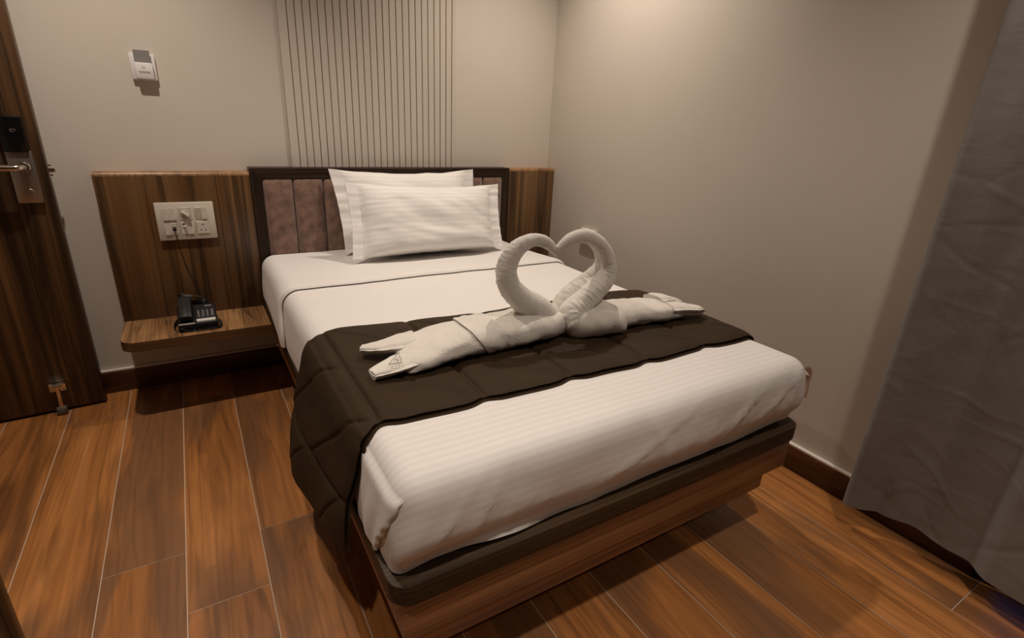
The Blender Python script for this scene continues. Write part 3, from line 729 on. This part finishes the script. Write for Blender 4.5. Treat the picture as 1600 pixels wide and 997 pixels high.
obj('quilted_top', runner(0.004, 0.0, 0.0, 1.0, 110, True, 0.0035), M['throw'], run, smooth=70)
obj('folded_edge', runner(-0.001, 0.008, 0.0, 0.14, 6, False, 0.003), M['throw'], run, smooth=70)

# ------------------------------------------------------------------ pillows
def pillow(name, label, bl, br, tl, tr, T, seed, flange=0.055, sag=0.022):
    """bl.. are the corners of the middle plane (world), T half thickness"""
    bl, br, tl, tr = map(Vector, (bl, br, tl, tr))
    nrm = ((br - bl).cross(tl - bl)).normalized()
    bm = bmesh.new(); nu, nv = 72, 46; L = bm.verts.layers.float.new('stripe')
    half = (br - bl).length / 2
    uf = 1 - flange / half
    def pos(u, v, sgn):
        a, b_ = (u + 1) / 2, (v + 1) / 2
        p = bl * (1 - a) * (1 - b_) + br * a * (1 - b_) + tl * (1 - a) * b_ + tr * a * b_
        up = (tl - bl).normalized(); rt = (br - bl).normalized()
        p += up * (-(1 - u * u) * (sag if v > 0 else -0.004) * abs(v) ** 2)
        p += rt * (-(1 - v * v) * 0.012 * u * abs(u))
        uu = min(1.0, abs(u) / uf)
        h = max(0.0, (1 - uu ** 3.2)) ** 0.62 * (max(0.0, (1 - abs(v) ** 3.0)) ** 0.62 if v > 0 else max(0.0, (1 - abs(v) ** 6.5)) ** 0.5)
        # fuller towards the bottom, as a leaning pillow slumps
        h *= 1 + 0.14 * (-v)
        w = nz(u * 2.6 + v * 1.2 + seed, v * 2.0, seed) * 0.010 * h + nz(u * 4 + seed, v * 5 + u * 3, seed + 3) * 0.0045 * h + nz(u * 5 + seed, v * 14, seed + 3) * 0.0030 * h * sm(0.1, 0.9, abs(u))
        edge = sm(0.55, 0.98, abs(u)); w += edge * h ** 0.5 * 0.007 * nz(u * 2, v * 16 + seed, seed + 9)
        fl = 0.0022 + (0.006 * nz(u * 1.5, v * 7 + seed, seed) if abs(u) > uf else 0)
        base = 0.006 * nz(u * 2, v * 6 + seed, 2 + seed) * (1 if abs(u) > uf * 0.99 else 0)
        return p + nrm * (sgn * (T * h + 0.0016) + w * sgn + base) + up * 0.004 * nz(seed, u * 5, 1) * abs(v)
    F = {}
    for sgn in (1, -1):
        for i in range(nu + 1):
            for j in range(nv + 1):
                u, v = -1 + 2 * i / nu, -1 + 2 * j / nv
                if abs(u) > uf - 0.012 and abs(u) < uf + 0.012: pass
                q = bm.verts.new(pos(u, v, sgn)); q[L] = v * (tl - bl).length / 2; F[sgn, i, j] = q
        for i in range(nu):
            for j in range(nv): bm.faces.new((F[sgn, i, j], F[sgn, i + 1, j], F[sgn, i + 1, j + 1], F[sgn, i, j + 1]))
    for i in range(nu):
        for j in (0, nv): bm.faces.new((F[1, i, j], F[1, i + 1, j], F[-1, i + 1, j], F[-1, i, j]))
    for j in range(nv):
        for i in (0, nu): bm.faces.new((F[1, i, j], F[1, i, j + 1], F[-1, i, j + 1], F[-1, i, j]))
    t = thing(name, label, 'pillow', tuple((bl + br) / 2), 'pillows leaning on the headboard')
    obj('pillowcase', bm, M['pillow'], t, smooth=75)
    return t
pillow('pillow', 'white flanged pillow standing behind, against the suede headboard', (0.585, 2.455, 0.604), (1.295, 2.455, 0.604), (0.556, 2.560, 0.978), (1.302, 2.562, 0.974), 0.060, 1.3)
pillow('pillow', 'white creased pillow leaning in front of the other pillow', (0.575, 2.290, 0.612), (1.352, 2.298, 0.612), (0.590, 2.410, 0.936), (1.378, 2.420, 0.914), 0.088, 6.1)

# ------------------------------------------------------------------ towel swans
ZB2 = 0.6155
def loft(bm, st, seg=28, off=0.0, slant=0.0, wr=0.0065, seed=0.0, zb=ZB2, cap=True, ex=2.5):
    """st: list of (x, y centre, half width, top z); flat-bottomed soft body lying along x"""
    rings = []
    for (x, yc, hw, zt) in st:
        ring = []; zc = (zb + zt) / 2; hh = (zt - zb) / 2 + off; w = hw + off
        for k in range(seg):
            a = 2 * math.pi * k / seg; c, s = math.cos(a), math.sin(a)
            py = abs(c) ** (2 / ex) * (1 if c >= 0 else -1); pz = abs(s) ** (2 / ex) * (1 if s >= 0 else -1)
            r = 1 + wr / 0.07 * (nz(x * 22 + seed, py * 1.4, pz * 1.4) + 0.6 * nz(x * 55, py * 3 + seed, pz * 3))
            zz = zc + pz * hh * r
            if zz < zb: zz = zb + (zz - zb) * 0.25
            ring.append(bm.verts.new((x + slant * pz, yc + py * w * r, zz)))
        rings.append(ring)
    for r0, r1 in zip(rings, rings[1:]):
        for k in range(seg): bm.faces.new((r0[k], r0[(k + 1) % seg], r1[(k + 1) % seg], r1[k]))
    if cap: bm.faces.new(rings[0]); bm.faces.new(rings[-1][::-1])
    return bm
def flap(bm, pts, seed):
    """two folded plies narrowing to a tip; pts: (x, y, z, half width)"""
    for dz, sc, dy in ((0.0, 1.0, 0.0), (0.009, 0.86, 0.006)):
        P = cr([(x, y + dy * (1 if i else 0.5), z + dz, w * sc) for i, (x, y, z, w) in enumerate(pts)], 7)
        n = len(P); seg = 14; rings = []
        for i, (x, y, z, w) in enumerate(P):
            a = Vector(P[max(i - 1, 0)][:3]); c = Vector(P[min(i + 1, n - 1)][:3]); t = (c - a).normalized()
            u = t.cross(Vector((0, 0, 1))).normalized(); v = u.cross(t); ring = []
            for k in range(seg):
                an = 2 * math.pi * k / seg
                cy = math.cos(an); h = 0.0064 + 0.010 * (1 - i / n) ** 1.5
                curl = 0.012 * (cy * cy) * (1 if dz == 0 else 0.3)
                ring.append(bm.verts.new(Vector((x, y, z)) + u * cy * w + v * (math.sin(an) * h + curl + 0.002 * nz(i * 0.4, cy * 2, seed))))
            rings.append(ring)
        for r0, r1 in zip(rings, rings[1:]):
            for k in range(seg): bm.faces.new((r0[k], r0[(k + 1) % seg], r1[(k + 1) % seg], r1[k]))
        bm.faces.new(rings[0]); bm.faces.new(rings[-1][::-1])
    return bm
def neck(bm, pts, y0, ytip, seed, yb=None):
    P = cr([(x, (yb if (yb is not None and i < 2) else y0) + (ytip - y0) * (i / (len(pts) - 1)) ** 2, z, r) for i, (x, z, r) in enumerate(pts)], 16)
    return tube(bm, [p[:3] for p in P], [p[3] for p in P], 24, flat=1.0, side=(0, 1, 0), wr=0.085, wf=95, seed=seed)

sw = thing('towel_swan', 'white towel folded into a swan, on the left with its tail towards the bed edge', 'towel', (0.65, 1.2, 0.61), 'pair of towel swans')
stL = [(0.395, 1.170, 0.070, 0.650), (0.43, 1.178, 0.086, 0.664), (0.50, 1.190, 0.088, 0.680), (0.58, 1.196, 0.084, 0.688), (0.66, 1.199, 0.082, 0.692), (0.74, 1.200, 0.082, 0.696), (0.81, 1.200, 0.080, 0.700), (0.86, 1.198, 0.070, 0.698), (0.895, 1.195, 0.055, 0.690), (0.915, 1.192, 0.038, 0.672), (0.925, 1.190, 0.018, 0.650)]
obj('body', loft(bmesh.new(), cr(stL, 5), seed=1.0), M['towel'], sw, smooth=70)
obj('wrap_fold', loft(bmesh.new(), cr([(0.610, 1.197, 0.083, 0.690), (0.640, 1.198, 0.0830, 0.6915), (0.670, 1.199, 0.082, 0.692), (0.70, 1.200, 0.082, 0.694)], 5), off=0.0050, slant=-0.030, seed=1.0, zb=ZB2 + 0.002), M['towel'], sw, smooth=50)
obj('neck', neck(bmesh.new(), [(0.873, 0.652, 0.052), (0.824, 0.703, 0.0445), (0.773, 0.737, 0.038), (0.734, 0.778, 0.0335), (0.719, 0.815, 0.0315), (0.720, 0.846, 0.0295), (0.734, 0.874, 0.0275), (0.759, 0.897, 0.024), (0.796, 0.910, 0.0195), (0.830, 0.906, 0.018), (0.852, 0.894, 0.016), (0.870, 0.878, 0.013), (0.883, 0.861, 0.008)], 1.198, 1.190, 2.0), M['towel'], sw, smooth=70)
obj('tail_fold', flap(bmesh.new(), [(0.46, 1.225, 0.648, 0.050), (0.41, 1.228, 0.645, 0.044), (0.365, 1.245, 0.635, 0.030), (0.328, 1.268, 0.627, 0.016)], 3.0), M['towel'], sw, smooth=70)
tf = obj('tail_fold', flap(bmesh.new(), [(0.46, 1.150, 0.640, 0.046), (0.41, 1.140, 0.634, 0.044), (0.36, 1.130, 0.628, 0.036), (0.312, 1.122, 0.622, 0.020)], 5.0), M['towel'], sw, smooth=70)
bm = bmesh.new()
tri = [Vector((0.350, 1.116, 0.6535)), Vector((0.378, 1.108, 0.655)), Vector((0.388, 1.150, 0.664))]
tube(bm, [tri[0], tri[1]], 0.0011, 5); tube(bm, [tri[1], tri[2]], 0.0011, 5); tube(bm, [tri[2], tri[0]], 0.0011, 5)
cen = (tri[0] + tri[1] + tri[2]) / 3
tube(bm, [cen + Vector((-0.007, -0.006, 0)), cen + Vector((-0.002, 0.004, 0.001)), cen + Vector((0.002, -0.005, 0)), cen + Vector((0.006, 0.006, 0.001))], 0.0010, 5)
obj('woven_emblem', bm, M['emblem'], tf, label='small grey triangle emblem')

sw = thing('towel_swan', 'white towel folded into a swan, on the right with its tail towards the wall', 'towel', (1.2, 1.17, 0.61), 'pair of towel swans')
stR = [(0.925, 1.168, 0.030, 0.668), (0.945, 1.166, 0.052, 0.686), (0.985, 1.165, 0.064, 0.694), (1.05, 1.166, 0.068, 0.694), (1.12, 1.172, 0.068, 0.690), (1.20, 1.172, 0.070, 0.684), (1.28, 1.165, 0.070, 0.678), (1.34, 1.160, 0.066, 0.668), (1.375, 1.158, 0.052, 0.656)]
obj('body', loft(bmesh.new(), cr(stR, 6), seed=8.0), M['towel'], sw, smooth=70)
obj('wrap_fold', loft(bmesh.new(), cr([(0.912, 1.160, 0.026, 0.662), (0.935, 1.158, 0.050, 0.684), (0.985, 1.158, 0.068, 0.694), (1.04, 1.158, 0.074, 0.696), (1.085, 1.160, 0.076, 0.696)], 6), off=0.006, slant=-0.012, seed=8.0, zb=ZB2 + 0.002), M['towel'], sw, smooth=50)
obj('neck', neck(bmesh.new(), [(0.972, 0.648, 0.026), (0.940, 0.656, 0.040), (0.936, 0.684, 0.0425), (0.967, 0.710, 0.0365), (1.005, 0.738, 0.035), (1.044, 0.768, 0.033), (1.064, 0.800, 0.0275), (1.061, 0.832, 0.0235), (1.042, 0.866, 0.022), (1.010, 0.896, 0.0225), (0.967, 0.914, 0.0215), (0.926, 0.911, 0.019), (0.898, 0.896, 0.0155), (0.880, 0.880, 0.0115), (0.870, 0.868, 0.007)], 1.162, 1.185, 4.0, 1.146), M['towel'], sw, smooth=70)
obj('neck_roll', neck(bmesh.new(), [(0.930, 0.655, 0.036), (0.953, 0.704, 0.034), (0.996, 0.736, 0.034), (1.042, 0.764, 0.031), (1.074, 0.795, 0.027), (1.074, 0.828, 0.0235), (1.056, 0.860, 0.0215), (1.028, 0.884, 0.019), (0.99, 0.902, 0.012)], 1.222, 1.190, 6.0), M['towel'], sw, smooth=70)
obj('tail_fold', flap(bmesh.new(), [(1.31, 1.135, 0.650, 0.046), (1.36, 1.125, 0.648, 0.042), (1.41, 1.112, 0.642, 0.034), (1.455, 1.106, 0.634, 0.020)], 3.5), M['towel'], sw, smooth=70)
obj('tail_fold', flap(bmesh.new(), [(1.30, 1.185, 0.662, 0.044), (1.34, 1.190, 0.662, 0.040), (1.39, 1.192, 0.652, 0.032), (1.435, 1.190, 0.638, 0.024)], 5.5), M['towel'], sw, smooth=70)

# ------------------------------------------------------------------ curtain
cu = thing('curtain', 'long grey curtain hanging to the skirting at the right wall', 'curtain', (1.78, 0.0, 0.08))
FOLD = [(-1.20, 1.76), (-1.05, 1.79), (-0.88, 1.745), (-0.74, 1.785), (-0.58, 1.74), (-0.42, 1.79), (-0.28, 1.745), (-0.14, 1.79), (-0.03, 1.785), (0.09, 1.742), (0.155, 1.728), (0.235, 1.752), (0.30, 1.788), (0.43, 1.790), (0.53, 1.770), (0.58, 1.722), (0.600, 1.712), (0.612, 1.716), (0.618, 1.728)]
rc = random.Random(5); CRS = []
for _ in range(190):
    cy, cz = rc.uniform(-0.5, 0.60), rc.uniform(0.1, 2.1); a = rc.choice([rc.uniform(-0.5, 0.5), rc.uniform(0.5, 1.3), rc.uniform(-1.2, -0.5)])
    CRS.append((cy, cz, math.cos(a), math.sin(a), rc.uniform(0.04, 0.17), rc.uniform(0.0008, 0.0023) * rc.choice((1, 1, -1)), rc.uniform(0.004, 0.008), rc.uniform(-1.5, 1.5)))
def creases(y, z):
    t = 0.0
    for cy, cz, c, s_, ln, am, wd, bend in CRS:
        dy, dz = y - cy, z - cz
        if abs(dy) > ln + 0.03 or abs(dz) > ln + 0.03: continue
        al = dy * c + dz * s_
        if abs(al) > ln: continue
        d = (-dy * s_ + dz * c - bend * al * al) / wd
        if abs(d) < 3: t += am * math.exp(-d * d) * (1 - (al / ln) ** 2)
    return t
bm = bmesh.new()
def curt(u, v):
    y = -1.20 + 1.818 * u; z = 0.083 + 2.30 * v
    sway = 0.016 * nz(y * 1.5, z * 0.8, 2) * sm(0.618, 0.45, y)
    x = interp(FOLD, y + sway) 
    # drapery narrows its swing towards the middle height, shallow extra pleats higher up
    x += 0.024 * math.sin(y * 46 + 1.6 * nz(y * 2, z * 0.5, 5)) * (0.25 + 0.75 * sm(0.05, 0.6, v)) * sm(0.62, 0.54, y)
    cr_ = nz(y * 8, z * 2.2, 1) * 0.0050 + abs(nz(y * 6 + z * 3, z * 6 - y * 3, 7)) * 0.0030 + nz(y * 24, z * 17, 3) * 0.0008
    x += (cr_ - creases(y, z)) * sm(0.620, 0.59, y)
    return Vector((x, y, z + 0.004 * math.sin(y * 17) * (1 - v)))
grid(bm, 250, 310, curt)
obj('curtain_cloth', solid(bm, 0.003), M['curtain'], cu, smooth=75)
bm = bmesh.new(); cyl(bm, (1.775, -1.30, 2.40), (1.775, 0.68, 2.40), 0.013, 16)
obj('curtain_rod', bm, M['steel'], cu)
for y in (-1.15, 0.55): obj('rod_bracket', B((1.765, y, 2.39), (WX, y + 0.02, 2.41), 0.002), M['steel'], cu)

# ------------------------------------------------------------------ cabinet corner at the lower left
cb = thing('side_cabinet', 'dark walnut cabinet edge at the near left corner of the floor', 'cabinet', (-0.6, 0.6, 0))
obj('carcass', B((-0.80, -0.10, 0.0), (-0.318, 0.832, 0.72), 0.002), M['door'], cb)
obj('edge_board', B((-0.80, 0.832, 0.0), (-0.312, 0.851, 0.735), 0.002), M['panel'], cb)
